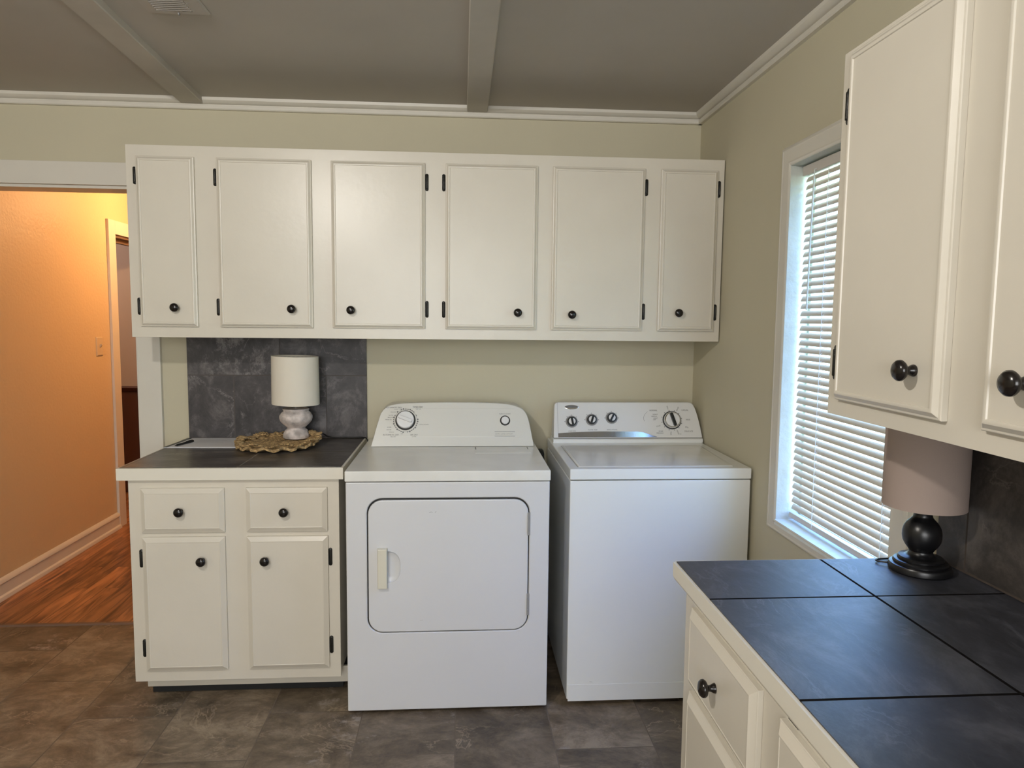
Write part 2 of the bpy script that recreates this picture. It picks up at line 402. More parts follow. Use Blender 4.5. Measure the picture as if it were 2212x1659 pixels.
def hinge_mesh():
    bm = new()
    f = lambda u, v, h: (u, -h, v)
    panel(bm, -0.0065, 0.0065, -0.034, 0.034, 0, [(0, 0), (0, 0.003), (0.001, 0.004)], f, r=0.0064, n=5)
    lathe(bm, [(0.0003, -0.026), (0.004, -0.026), (0.0045, -0.024), (0.0045, 0.024), (0.004, 0.026), (0.0003, 0.026)], (0.001, -0.0045, 0), 'z', 12)
    for z in (-0.021, 0.021):
        lathe(bm, [(0.0028, 0.003), (0.0026, 0.006), (0.0003, 0.0066)], (-0.003, 0, z), '-y', 10)
    bmesh.ops.recalc_face_normals(bm, faces=bm.faces)
    me = bpy.data.meshes.new('hinge'); bm.to_mesh(me); bm.free(); me.materials.append(M['hinge'])
    for p in me.polygons: p.use_smooth = True
    return me

KNOB = knob_mesh(); HINGE = hinge_mesh()
DOORP = [(0, 0), (0, 0.0095), (0.0015, 0.011), (0.0045, 0.0118), (0.0115, 0.0182), (0.0145, 0.019), (0.0175, 0.0182), (0.0185, 0.0160), (0.030, 0.0160)]
BASEP = [(0, 0), (0, 0.0085), (0.001, 0.0095), (0.0035, 0.0100), (0.0160, 0.0178), (0.0175, 0.0182), (0.0190, 0.0180), (0.0200, 0.0173), (0.032, 0.0173)]
ROTR = (0, 0, -math.pi / 2)

# ------------------------------------------------------------------ room shell
bm = new(); box(bm, -3.9, XR + .12, -6.2, 0.10, -0.06, 0.0); struct('floor', bm, M['floor'])
bm = new(); box(bm, -3.9, -0.5, 0.10, 3.4, -0.06, 0.0); struct('floor', bm, M['wood'])
bm = new()
prism(bm, [(0.088, 0.0), (0.094, 0.006), (0.112, 0.006), (0.120, 0.0)], 0, -1.947, -1.02); struct('trim_1', bm, M['soffit'])
bm = new(); box(bm, -2.62, XR + .12, -6.2, 0.12, ZC, ZC + .08); struct('ceiling', bm, M['ceiling'])
bm = new(); box(bm, -3.9, -0.5, 0.12, 3.4, ZC, ZC + .08); struct('ceiling', bm, M['hall'])

DX0, DX1, DZ = -1.90, -1.023, 2.022      # doorway in the back wall
bm = new()
box(bm, -2.62, DX0, 0, .12, 0, ZC); box(bm, DX1, XR, 0, .12, 0, ZC); box(bm, DX0, DX1, 0, .12, DZ, ZC)
struct('wall_back', bm, M['wall'])
WY0, WY1, WZ0, WZ1 = -1.605, -0.962, 0.782, 1.975   # window opening
bm = new()
box(bm, XR, XR + .12, -6.2, WY0, 0, ZC); box(bm, XR, XR + .12, WY1, .12, 0, ZC)
box(bm, XR, XR + .12, WY0, WY1, 0, WZ0); box(bm, XR, XR + .12, WY0, WY1, WZ1, ZC)
struct('wall_right', bm, M['wall'])
bm = new(); box(bm, -2.62, -2.5, -6.2, 0, 0, ZC); struct('wall_left', bm, M['wall'])
bm = new(); box(bm, -2.62, XR + .12, -6.32, -6.2, 0, ZC); struct('wall_front', bm, M['wall'])
# hall
HX = -1.947; HY0, HY1, HZ = 1.795, 2.60, 2.008
bm = new()
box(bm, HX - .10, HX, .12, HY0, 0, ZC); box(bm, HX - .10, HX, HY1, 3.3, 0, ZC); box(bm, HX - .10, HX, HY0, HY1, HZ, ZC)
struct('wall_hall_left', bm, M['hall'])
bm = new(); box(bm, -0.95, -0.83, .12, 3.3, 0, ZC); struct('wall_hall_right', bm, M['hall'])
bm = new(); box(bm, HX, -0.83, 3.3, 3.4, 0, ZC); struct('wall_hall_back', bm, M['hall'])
# room beyond the hall
bm = new(); box(bm, -3.9, HX - .10, 2.72, 2.82, 0.883, ZC); struct('wall_side_room_back', bm, M['pinkwall'])
bm = new(); box(bm, -3.9, HX - .10, 2.715, 2.82, 0, 0.845); struct('wall_side_room_wainscot', bm, M['brown'])
bm = new(); prism(bm, [(2.72, 0.885), (2.695, 0.885), (2.690, 0.872), (2.703, 0.860), (2.708, 0.845), (2.72, 0.842)], 0, -3.9, HX - .10)
struct('trim_2', bm, M['brown'])
bm = new(); box(bm, -3.9, -3.8, 0.12, 2.72, 0, ZC); box(bm, -3.8, HX - .1, 0.02, .12, 0, ZC); struct('wall_side_room_left', bm, M['pinkwall'])
# casing of the hall's inner doorway
bm = new()
box(bm, HX, HX + .018, 1.700, HY0, 0, 2.10, .003); box(bm, HX, HX + .018, HY1, HY1 + .095, 0, 2.10, .003)
box(bm, HX, HX + .018, HY0, HY1, HZ, 2.10, .003)
struct('trim_3', bm, M['trim'])
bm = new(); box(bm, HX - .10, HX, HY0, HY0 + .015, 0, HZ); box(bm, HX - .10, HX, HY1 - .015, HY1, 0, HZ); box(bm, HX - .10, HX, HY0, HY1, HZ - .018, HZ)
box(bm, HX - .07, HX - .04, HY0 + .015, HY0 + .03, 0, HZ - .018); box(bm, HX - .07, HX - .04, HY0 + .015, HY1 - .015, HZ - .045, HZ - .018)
struct('trim_4', bm, M['soffit'])  # jamb coloured dark brown to imitate the shade under its head
# hall baseboard with shoe moulding
bm = new()
prism(bm, [(HX, 0.0), (HX + .030, 0.0), (HX + .030, .008), (HX + .026, .018), (HX + .016, .024), (HX + .014, .078), (HX + .020, .084), (HX + .019, .093), (HX + .010, .104), (HX, .108)],
      1, .12, 1.70)
struct('baseboard_hall', bm, M['trim'])
# kitchen doorway casing
bm = new()
box(bm, DX1, DX1 + .099, -.020, 0, 0, DZ + .0975, .003); box(bm, DX0 - .099, DX0, -.020, 0, 0, DZ + .0975, .003)
box(bm, DX0, DX1, -.020, 0, DZ, DZ + .0975, .003)
struct('trim_5', bm, M['trim'])
bm = new(); box(bm, DX0, DX0 + .012, 0, .12, 0, DZ); box(bm, DX1 - .012, DX1, 0, .12, 0, DZ); box(bm, DX0, DX1, 0, .12, DZ - .012, DZ)
struct('trim_6', bm, M['trim'])
# crown: two stacked strips on back and right walls
def crown_prof(s):
    return [(0, 2.355), (s * .016, 2.355), (s * .020, 2.359), (s * .020, 2.372), (s * .010, 2.3755), (s * .010, 2.378), (s * .024, 2.380), (s * .036, 2.390), (s * .038, ZC), (0, ZC)]
bm = new(); prism(bm, crown_prof(-1), 0, -2.5, XR); struct('trim_7', bm, M['trim'])
bm = new(); prism(bm, [(XR + a, b) for a, b in crown_prof(-1)], 1, -6.2, 0)
struct('trim_8', bm, M['trim'])
# ceiling battens
def batten(n, a0, a1, b0, b1, y1):
    bm = new(); L = []
    for y, (p, q) in ((-.018, (a0, a1)), (y1, (b0, b1))):
        L.append([(p, y, ZC), (p, y, ZC - .021), (p + .003, y, ZC - .024), (q - .003, y, ZC - .024), (q, y, ZC - .021), (q, y, ZC)])
    loft(bm, L); struct(n, bm, M['batten'])
batten('trim_9', -.803, -.707, -.57, -.455, -6.2)
batten('trim_10', .434, .526, .424, .512, -6.2)
# baseboard on the back wall behind the appliances
bm = new(); box(bm, -0.03, XR - .002, -.013, 0, 0, .085, .003); struct('baseboard_back', bm, M['trim'])
# painted access cover on the wall behind the washer
bm = new(); panel(bm, .932, 1.214, .86, 1.104, 0, [(0, 0), (0, .002), (.002, .003)], lambda u, v, h: (u, -h, v)); struct('trim_11', bm, M['wall'])

# window ----------------------------------------------------------------
win = thing('window_1', 'window', 'window', (XR, -1.28, .78)); del win['label']; del win['category']; win['kind'] = 'structure'
cw = .066
def casing_strip(bm, L0, L1, fl):
    pass
bm = new()
o0, o1, q0, q1 = WY0 - cw, WY1 + cw, WZ0 - .040, WZ1 + cw
prof = [(0, 0), (0, .013), (.004, .017), (.012, .019), (.018, .016), (.050, .016), (.056, .019), (cw - .006, .019), (cw, .015), (cw, 0)]
prof_b = [(a * .040 / cw, h) for a, h in prof]
loops = []
for (a, h), (ab, hb) in zip(prof, prof_b):
    loops.append([(XR - h, o0 + a, q0 + ab), (XR - h, o1 - a, q0 + ab), (XR - h, o1 - a, q1 - a), (XR - h, o0 + a, q1 - a)])
loft(bm, loops, False, False)
part('window_casing', bm, M['trim'], win)
bm = new()
x1 = XR + .095
box(bm, XR - .014, x1, WY1 - .0015, WY1 + .014, WZ0, WZ1); box(bm, XR - .014, x1, WY0 - .014, WY0 + .0015, WZ0, WZ1); box(bm, XR - .014, x1, WY0, WY1, WZ1 - .0015, WZ1 + .014)
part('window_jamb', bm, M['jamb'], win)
bm = new(); box(bm, XR - .0185, x1, WY0 + .001, WY1 - .001, WZ0 - .016, WZ0 + .0012, .001); part('window_sill', bm, M['sill'], win)
bm = new()
sx0, sx1 = x1 - .028, x1
for (a, b, c, d) in ((WY0, WY0 + .014, WZ0, WZ1), (WY1 - .014, WY1, WZ0, WZ1), (WY0, WY1, WZ0, WZ0 + .022), (WY0, WY1, WZ1 - .03, WZ1)):
    box(bm, sx0, sx1, a, b, c, d, .002)
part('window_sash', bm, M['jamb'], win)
bm = new(); box(bm, x1 - .016, x1 - .013, WY0 + .01, WY1 - .01, WZ0 + .01, WZ1 - .01); part('window_pane', bm, M['glass'], win)
# the track strip seen dark below the blind
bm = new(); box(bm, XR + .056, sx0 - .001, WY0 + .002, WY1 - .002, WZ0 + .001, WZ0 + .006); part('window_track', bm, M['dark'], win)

# ------------------------------------------------------------------ window blind
BX = XR + .038
bl = thing('window_blind', 'white horizontal slat blind hanging in the window above the sill', 'blind', (BX, -1.28, .79))
by0, by1 = WY0 + .010, WY1 - .012
bm = new(); box(bm, BX - .014, BX + .016, by0 - .006, by1 + .006, WZ1 - .037, WZ1 - .006, .002); part('headrail', bm, M['rail'], bl)
bm = new(); sp_ = .0243; zb = .818; nsl = int((WZ1 - .045 - zb) / sp_)
th = math.radians(66); wd = .0192
for i in range(nsl + 1):
    zc = WZ1 - .049 - i * sp_
    if zc < zb: break
    # curved slat, inner edge low, outer edge high
    top, bot = [], []
    for k in range(7):
        s = (k / 6 - .5) * wd; bow = .0016 * (1 - (2 * k / 6 - 1) ** 2)
        cx, cz = s * math.cos(th) - bow * math.sin(th), s * math.sin(th) + bow * math.cos(th)
        top.append((BX + cx, zc + cz)); bot.append((BX + cx + .0005 * math.sin(th), zc + cz - .0005 * math.cos(th)))
    dz = 0.0
    prism(bm, top + bot[::-1], 1, by0 + .001 * random.random(), by1 - .001 * random.random())
part('slats', bm, M['slat'], bl, sharp=60)
bm = new()
prism(bm, [(BX - .012, .800), (BX - .009, .794), (BX + .009, .794), (BX + .012, .800), (BX + .009, .812), (BX - .009, .812)], 1, by0, by1)
part('bottom_rail', bm, M['rail'], bl)
for yy in (-1.132, -1.503):
    bm = new()
    for dx in (-.0115, .0105):
        tube(bm, [(BX + dx, yy, WZ1 - .04), (BX + dx, yy, 1.4), (BX + dx, yy, .80)], .0009, 6)
    for i in range(nsl):
        zc = WZ1 - .049 - i * sp_ - .0035
        tube(bm, [(BX - .0115, yy + .003, zc - .006), (BX + .0105, yy + .003, zc + .006)], .0008, 5)
    part('ladder_cord', bm, M['cord'], bl)
bm = new()
tube(bm, [(BX - .021, -1.061, 1.925), (BX - .024, -1.060, 1.70), (BX - .025, -1.059, 1.50)], .0028, 8)
tube(bm, smooth_path([(BX - .012, -1.060, 1.945), (BX - .020, -1.060, 1.942), (BX - .021, -1.061, 1.926)]), .0014, 6)
part('tilt_wand', bm, M['wand'], bl)

# ------------------------------------------------------------------ cabinets
def cab_door(parent, name, u0, u1, v0, v1, facing, plane, knob=None, hinges=None, hinge_u=None, prof=None):
    """facing 'y' (door front looks to -y, u = x) or 'x' (looks to -x, u = y)"""
    if facing == 'y': to3 = lambda u, v, h: (u, plane - h, v)
    else: to3 = lambda u, v, h: (plane - h, u, v)
    bm = new(); panel(bm, u0, u1, v0, v1, 0.0004, prof or DOORP, to3)
    d = part(name, bm, M['cab'], parent, sharp=25)
    rot = (0, 0, 0) if facing == 'y' else ROTR
    if knob:
        p = (knob[0], plane - .0163, knob[1]) if facing == 'y' else (plane - .0163, knob[0], knob[1])
        inst('knob', KNOB, d, p, rot)
    if hinges:
        for hz in hinges:
            p = (hinge_u, plane - .0002, hz) if facing == 'y' else (plane - .0002, hinge_u, hz)
            o = inst('hinge', HINGE, d, p, rot)
    return d

# wall cabinet above the washer and dryer
UF = -.335
uc = thing('wall_cabinet', 'long cream six-door wall cabinet above the washer and dryer', 'cabinet', (.30, -.17, 1.374))
bm = new()
box(bm, -.9015, XR - .006, UF + .018, -.001, 1.378, 2.123)
part('cabinet_body', bm, M['cab'], uc)
bm = new(); box(bm, -.9015, XR - .006, UF, UF + .018, 1.374, 2.1265, .0012); part('face_frame', bm, M['cab'], uc)
uz0, uz1 = 1.417, 2.082
for (a, b, k, hs) in ((-.861, -.639, (-.720, 1.493), -1), (-.554, -.186, (-.266, 1.492), -1), (-.109, .264, (-.032, 1.490), 1),
                      (.347, .722, (.643, 1.487), -1), (.784, 1.166, (.867, 1.481), 1), (1.233, 1.473, (1.315, 1.493), 1)):
    cab_door(uc, 'door', a, b, uz0, uz1, 'y', UF, k, (1.497, 2.007), (a - .0075) if hs < 0 else (b + .0075))

# base cabinet by the doorway
BF = -.640
bc = thing('base_cabinet', 'cream base cabinet with two drawers and two doors beside the dryer', 'cabinet', (-.42, -.32, 0))
bm = new(); box(bm, -.799, -.044, BF + .018, -.024, .100, .861)
part('cabinet_body', bm, M['cab'], bc)
bm = new(); box(bm, -.801, -.042, BF, BF + .018, .092, .861, .0012); part('face_frame', bm, M['cab'], bc)
bm = new(); box(bm, -.787, -.006, -.572, -.560, .036, .099, .001); part('toe_board', bm, M['cab'], bc)
bm = new(); box(bm, -.78, -.05, -.545, -.03, 0, .100); part('plinth', bm, M['dark'], bc)  # near-black colour imitates the darkness in the gap behind the toe board
cab_door(bc, 'drawer', -.755, -.457, .665, .831, 'y', BF, (-.611, .7475), prof=BASEP)
cab_door(bc, 'drawer', -.379, -.084, .665, .831, 'y', BF, (-.237, .744), prof=BASEP)
cab_door(bc, 'door', -.755, -.458, .136, .648, 'y', BF, (-.5376, .5616), (.223, .567), -.7625, prof=BASEP)
cab_door(bc, 'door', -.380, -.083, .135, .647, 'y', BF, (-.309, .560), (.221, .564), -.0755, prof=BASEP)

# its tiled countertop and backsplash
ct = thing('countertop', 'dark tiled countertop with cream edge carrying the whitewashed lamp', 'countertop', (-.42, -.33, .863))
bm = new(); box(bm, -.833, -.0225, -.661, -.0015, .863, .9072, .0015); part('counter_edge', bm, M['counter_edge'], ct)
bm = new(); box(bm, -.826, -.031, -.650, -.0015, .900, .9090, .0005); part('tile_surface', bm, M['ctile'], ct)
bm = new(); box(bm, -.8125, -.018, -.0105, -.0005, .9095, 1.3735, .0008)
single('backsplash', bm, M['btile'], 'dark slate tile backsplash on the wall behind the whitewashed lamp', 'backsplash', (-.42, -.005, .909))

# right-hand base cabinets
RB = .914
rb = thing('base_cabinet', 'cream base cabinet under the corner of tiled counter near the window', 'cabinet', (1.2, -2.6, 0))
bm = new(); box(bm, RB + .018, XR - .003, -3.50, -1.787, .10, .873); part('cabinet_body', bm, M['cab'], rb)
bm = new(); box(bm, RB, RB + .018, -3.50, -1.785, .095, .873, .0012); part('face_frame', bm, M['cab'], rb)
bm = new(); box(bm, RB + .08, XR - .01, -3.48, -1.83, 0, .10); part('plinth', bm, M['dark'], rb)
y = -1.850
for k in range(4):
    y0 = y - .345
    if y0 < -3.5: break
    cab_door(rb, 'drawer', y0, y, .682, .850, 'x', RB, ((y + y0) / 2, .762), prof=BASEP)
    cab_door(rb, 'door', y0, y, .150, .664, 'x', RB, (y0 + .06 if k % 2 == 0 else y - .06, .58), (.23, .58), (y + .0075) if k % 2 == 0 else (y0 - .0075), prof=BASEP)
    y = y0 - .080
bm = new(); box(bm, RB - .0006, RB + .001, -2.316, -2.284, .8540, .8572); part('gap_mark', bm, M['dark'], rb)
rc = thing('countertop', 'dark grey tiled countertop with cream edge carrying the black lamp', 'countertop', (1.2, -2.6, .876))
bm = new()
prism(bm, [(.8895, .919), (.8895, .888), (.893, .880), (.900, .875), (XR - .003, .875), (XR - .003, .919)], 1, -3.52, -1.757)
bmesh.ops.bevel(bm, geom=[e for e in bm.edges if abs(e.verts[0].co.y - e.verts[1].co.y) < 1e-5 and e.verts[0].co.y > -1.8 and min(e.verts[0].co.z, e.verts[1].co.z) < .9 and max(e.verts[0].co.x, e.verts[1].co.x) < .91],
                offset=.004, segments=2, affect='EDGES')
part('counter_edge', bm, M['counter_edge'], rc)
bm = new(); box(bm, .896, XR - .003, -3.51, -1.764, .912, .9212, .0005); part('tile_surface', bm, M['rtile'], rc)
bm = new(); box(bm, XR - .0085, XR - .0005, -3.5, -1.775, .922, 1.2780, .0008)
single('backsplash', bm, M['rsplash'], 'dark tile backsplash on the wall behind the black lamp', 'backsplash', (XR - .005, -2.6, .922))

# right-hand wall cabinet
RU = 1.1445
ru = thing('wall_cabinet', 'cream wall cabinet hanging over the corner counter, partly hiding the window', 'cabinet', (1.32, -2.7, 1.28))
bm = new(); box(bm, RU + .018, XR - .002, -3.48, -1.925, 1.284, 1.969); part('cabinet_body', bm, M['cab'], ru)
bm = new(); box(bm, RU, RU + .018, -3.48, -1.9226, 1.2795, 1.9725, .0012); part('face_frame', bm, M['cab'], ru)
y = -1.966
for k in range(4):
    y0 = y - .309
    if y0 < -3.48: break
    cab_door(ru, 'door', y0, y, 1.312, 1.960, 'x', RU, (y0 + .062 if k % 2 == 0 else y - .083, 1.385),
             (1.382, 1.868), (y + .0165) if k % 2 == 0 else (y0 - .0075))
    y = y0 - .083

# ------------------------------------------------------------------ dryer
DW = .737
dr = thing('dryer', 'white front-loading clothes dryer with arched console between cabinet and washer', 'dryer', (DW / 2, -.40, 0))
F0 = -.7525
fy = lambda u, v, h: (u, -h, v)
def appliance_shell(bm, x0, x1, z0, z1, yf, yb, hole=None, depth=.03, n=6):
    out = lambda ins, y: [(p[0], y, p[1]) for p in rr(x0 + ins, x1 - ins, z0 + ins, z1 - ins, .004, n)]
    L = [out(0, yb), out(0, yf + .006), out(.0012, yf + .002), out(.0045, yf)]
    if hole:
        h = lambda ins, y: [(p[0], y, p[1]) for p in rr(hole[0] + ins, hole[1] - ins, hole[2] + ins, hole[3] - ins, hole[4] - ins, n)]
        L += [h(-.003, yf), h(0, yf + .003), h(0, yf + depth)]
    loft(bm, L)
bm = new()
hole = (.0745, .6635, .3105, .8135, .056)
appliance_shell(bm, 0, DW, .014, .8725, F0, -.045, hole, n=8)
part('cabinet_shell', bm, M['appl'], dr)
bm = new()  # dark channel behind the door's gap
g = lambda ins, y: [(p[0], y, p[1]) for p in rr(hole[0] + ins, hole[1] - ins, hole[2] + ins, hole[3] - ins, hole[4] - ins, 8)]
loft(bm, [g(.0005, F0 + .010), g(.02, F0 + .010), g(.02, F0 + .014), g(.0005, F0 + .014)], False, False)
part('door_gasket', bm, M['seam'], dr)
bm = new()
DP = [(0, -.012), (0, -.003), (.0012, -.001), (.004, 0)]
dl = lambda ins, y: [(p[0], y, p[1]) for p in rr(.0792 + ins, .6595 - ins, .3145 + ins, .8060 - ins, .052 - ins, 8)]
loft(bm, [dl(i, F0 - h) for i, h in DP])
door = part('door', bm, M['appl'], dr)
# finger recess cut into the door
cb = new(); n = 24
prof = [(1.0, .004), (.97, -.004), (.86, -.010), (.6, -.0115), (.01, -.0118)]
lps = []
for s, h in [(1.0, .01)] + prof:
    lp = [(.140, F0 - h, .559 - .0600 * s)]
    for k in range(n + 1):
        t = -math.pi / 2 + math.pi * k / n
        ex = abs(math.cos(t)) ** .75 * (1 if math.cos(t) >= 0 else -1); ez = abs(math.sin(t)) ** .75 * (1 if math.sin(t) >= 0 else -1)
        lp.append((.142 + .0535 * s * ex, F0 - h, .559 + .0600 * s * ez))
    lp.append((.140, F0 - h, .559 + .0600 * s))
    lps.append(lp)
loft(cb, lps)
cut = finish('cutter', cb, M['appl'], ORG[dr]); cut.parent = dr
md = door.modifiers.new('recess', 'BOOLEAN'); md.object = cut; md.operation = 'DIFFERENCE'; md.solver = 'EXACT'
dg = bpy.context.evaluated_depsgraph_get(); dg.update()
me2 = bpy.data.meshes.new_from_object(door.evaluated_get(dg)); door.modifiers.clear(); door.data = me2
bpy.data.objects.remove(cut)
try: me2.set_sharp_from_angle(angle=math.radians(30))
except Exception: pass
wn = door.modifiers.new('even_normals', 'WEIGHTED_NORMAL'); wn.keep_sharp = True; wn.weight = 80
bm = new()
panel(bm, .1135, .1480, .4830, .6310, -F0 - .001, [(0, 0), (0, .016), (.0015, .019), (.004, .020)], fy)
hd = part('handle', bm, M['cream'], door, 'cream plastic pull')
for z0, z1 in ((.672, .757), (.369, .451)):
    bm = new(); box(bm, .6565, .6665, F0 - .003, F0 + .008, z0, z1, .0012)
    for zz in (z0 + .02, z1 - .02): lathe(bm, [(.003, .0), (.003, .0035), (.0003, .004)], (.6605, F0 - .0025, zz), '-y', 10)
    part('hinge', bm, M['halo'], door)
# deck
bm = new(); box(bm, -.002, DW + .002, F0 - .006, -.045, .8755, .9140, .0045, 3)
deck = part('deck', bm, M['appldeck'], dr)
bm = new()
panel(bm, .470, .700, -.424, -.288, .9135, [(0, 0), (.0008, .0015), (.003, .0020)], lambda u, v, h: (u, v, h))
lint = part('lint_lid', bm, M['appldeck'], dr)
for a_, b_ in ((.4735, .4765), (.6935, .6955)):
    bm = new(); box(bm, a_, b_, -.345, -.290, .9153, .9162); part('lint_lid_slot', bm, M['seam'], lint)
# console
SL = .42
def cy(z, y0=-.268): return y0 + (z - .914) * SL
outl = [(.030, .9155), (.7275, .9155), (.7245, .935), (.7200, .960), (.7155, .985), (.7093, .017 + 1.0), (.7010, 1.044), (.6915, 1.0585), (.6800, 1.069), (.664, 1.0775), (.6430, 1.084), (.6235, 1.0882),
        (.5830, 1.0922), (.5423, 1.0945), (.4650, 1.0960), (.3905, 1.0965), (.3000, 1.0958), (.2198, 1.0942), (.170, 1.0925), (.1401, 1.0900), (.120, 1.0868), (.1006, 1.0820), (.088, 1.0750), (.0774, 1.0660),
        (.0662, 1.0498), (.0600, 1.030), (.0541, 1.008), (.0475, .985), (.0423, .961), (.0355, .935)]
cx_, cz_ = .38, .99
def shrink(p, k, dzz=0):
    return (cx_ + (p[0] - cx_) * (1 - k), cz_ + (p[1] - cz_) * (1 - k * 3) if p[1] > .93 else p[1])
bm = new()
loft(bm, [[(p[0], -.085, min(p[1], 1.085)) for p in outl], [(p[0], cy(p[1]) + .006, p[1]) for p in outl],
          [(shrink(p, .003)[0], cy(p[1]) + .0015, shrink(p, .003)[1]) for p in outl], [(shrink(p, .008)[0], cy(shrink(p, .008)[1]), shrink(p, .008)[1]) for p in outl]])
con = part('console', bm, M['plastic'], dr, sharp=40)
def onc(u, z, h, y0=-.268): # point above the sloped console face
    nrm = Vector((0, -1, SL)).normalized()
    return Vector((u, cy(z, y0), z)) + nrm * h
# slightly raised control panel face
bm = new()
pl = []
for ins, h in ((0, -.001), (0, .0008), (.002, .0014)):
    pts = rr(.078 + ins, .690 - ins, .953 + ins, 1.079 - ins, .020, 6)
    pts = [(max(min(p[0], .688 - max(0, p[1] - .985) * .45), .080 + max(0, p[1] - .985) * .42), p[1] - max(0, (abs(p[0] - .385) - .2)) * (0.09 if p[1] > 1.03 else 0)) for p in pts]
    pl.append([onc(p[0], p[1], h) for p in pts])
loft(bm, pl); part('control_panel', bm, M['plastic'], con)
def dial_on(parent, u, z, place, R, name, rings, bar=None, barmat=None):
    first = None
    for i, (prof_, mt_) in enumerate(rings):
        bm = new(); loops = []
        for r, h in prof_:
            loops.append([place(u + max(r, .0003) * math.cos(2 * math.pi * k / 40), z + max(r, .0003) * math.sin(2 * math.pi * k / 40) * .93, h) for k in range(40)])
        loft(bm, loops)
        if i == 0: first = part(name, bm, mt_, parent)
        else: part('dial_face', bm, mt_, first)
    if bar:
        ang, ln, wd_, h0, h1 = bar
        bm = new(); loops = []
        for s, h in ((1, h0), (1, h1 - .001), (.8, h1)):
            lp = []
            for p in rr(-ln, ln, -wd_ * s, wd_ * s, wd_ * s * .9, 4):
                a, b = p; lp.append(place(u + a * math.cos(ang) - b * math.sin(ang), z + (a * math.sin(ang) + b * math.cos(ang)) * .93, h))
            loops.append(lp)
        loft(bm, loops); part('dial_grip', bm, barmat, first)
    return first
dial_on(con, .174, 1.021, onc, .045, 'timer_dial', [([(.0435, .0005), (.0435, .0030), (.042, .0040), (.036, .0042)], M['seam']),
        ([(.0372, .004), (.0370, .018), (.0345, .021), (.032, .0212), (.0003, .0212)], M['knobwhite'])], (math.radians(-21), .0300, .0062, .020, .036), M['knobwhite'])
dial_on(con, .604, 1.020, onc, .02, 'start_button', [([(.0222, .0005), (.0222, .0020), (.0165, .0022)], M['seam']), ([(.0165, .002), (.0165, .009), (.015, .0105), (.0003, .011)], M['knobwhite'])])
# printing on the dryer's console
bm = new()
P = lambda u0, z0, hh=.0019: (lambda u, v: onc(u0 + u, z0 + v, hh))
text_bm(bm, 'AUTOMATIC DRY', .0085, P(.122, 1.0735)); text_bm(bm, 'cottons', .006, P(.133, 1.066))
text_bm(bm, 'TIMED DRY', .0088, P(.226, 1.0752)); text_bm(bm, 'high heat', .006, P(.228, 1.068))
text_bm(bm, 'AUTOMATIC DRY', .0085, P(.114, .9615)); text_bm(bm, 'easy care', .006, P(.123, .9545))
text_bm(bm, 'AIR DRY', .0085, P(.212, .9615)); text_bm(bm, 'no heat', .006, P(.212, .9545))
text_bm(bm, 'COOL DOWN', .0065, P(.252, 1.0035)); text_bm(bm, 'PUSH TO START', .0068, P(.604, 1.0475))
for dz, s in ((1.055, 'more dry'), (1.042, 'less dry'), (1.033, 'damp dry'), (1.024, 'normal dry'), (.993, 'wrinkle'), (.983, 'very dry'), (.973, 'delicates')):
    text_bm(bm, s, .0062, P(.121 - (.006 if dz < 1.03 else 0) + (.012 if dz > 1.05 or dz < .98 else 0), dz, .0019), 'RIGHT')
text_bm(bm, 'OFF', .0065, P(.152, 1.0665)); text_bm(bm, 'OFF', .006, P(.160, .9655))
for k in range(34):
    t = 2 * math.pi * k / 34 + .1
    if k % 2 == 0 or random.random() < .5:
        r0, r1 = .0500, (.0530 if k % 3 else .0550); dt = .055
        q = [(r0, t - dt), (r1, t - dt), (r1, t + dt), (r0, t + dt)]
        bm.faces.new([bm.verts.new(onc(.1745 + r * math.cos(a), 1.020 + r * math.sin(a) * .93, .0019)) for r, a in q])
# the thin ring line
ring = [[onc(.1745 + r * math.cos(2 * math.pi * k / 60), 1.020 + r * math.sin(2 * math.pi * k / 60) * .93, .0018) for k in range(60)] for r in (.0487, .0497)]
loft(bm, ring, False, False)
part('printed_legend', bm, M['ink'], con)
bm = new()
for z in (.9735, .9548):
    box(bm, 0, .088, 0, .0004, 0, .0018)
    vs = [v for v in bm.verts][-8:]
    for v in vs: v.co = onc(.558 + v.co.x, z + v.co.z, .0017 + v.co.y)
text_bm(bm, 'EXTRA LARGE CAPACITY', .0068, P(.600, .9645))
part('badge_strip', bm, M['halo'], con)
# small scuffs on the door and front
bm = new()
for (a, b, c, d2, wv) in ((.2985, .7605, .3055, .7625, .0009), (.3200, .7595, .3235, .7645, .0011), (.264, .3565, .276, .3580, .0005), (.3045, .7622, .311, .7612, .0007)):
    d_ = Vector((c - a, 0, d2 - b)).normalized(); n_ = Vector((-d_.z, 0, d_.x)) * wv
    A = Vector((a, F0 - .0004, b)); B = Vector((c, F0 - .0004, d2))
    bm = new(); bm.faces.new([bm.verts.new(x) for x in (A - n_ * .3, B - n_, B + n_ * .4, A + n_)])
    part('scuff_mark', bm, M['halo'], door)
# feet
for x in (.05, DW - .05):
    for yy in (-.70, -.10):
        bm = new(); lathe(bm, [(.018, 0), (.018, .006), (.008, .008), (.008, .016), (.0003, .016)], (x, yy, 0), 'z', 16); part('foot', bm, M['black'], dr)

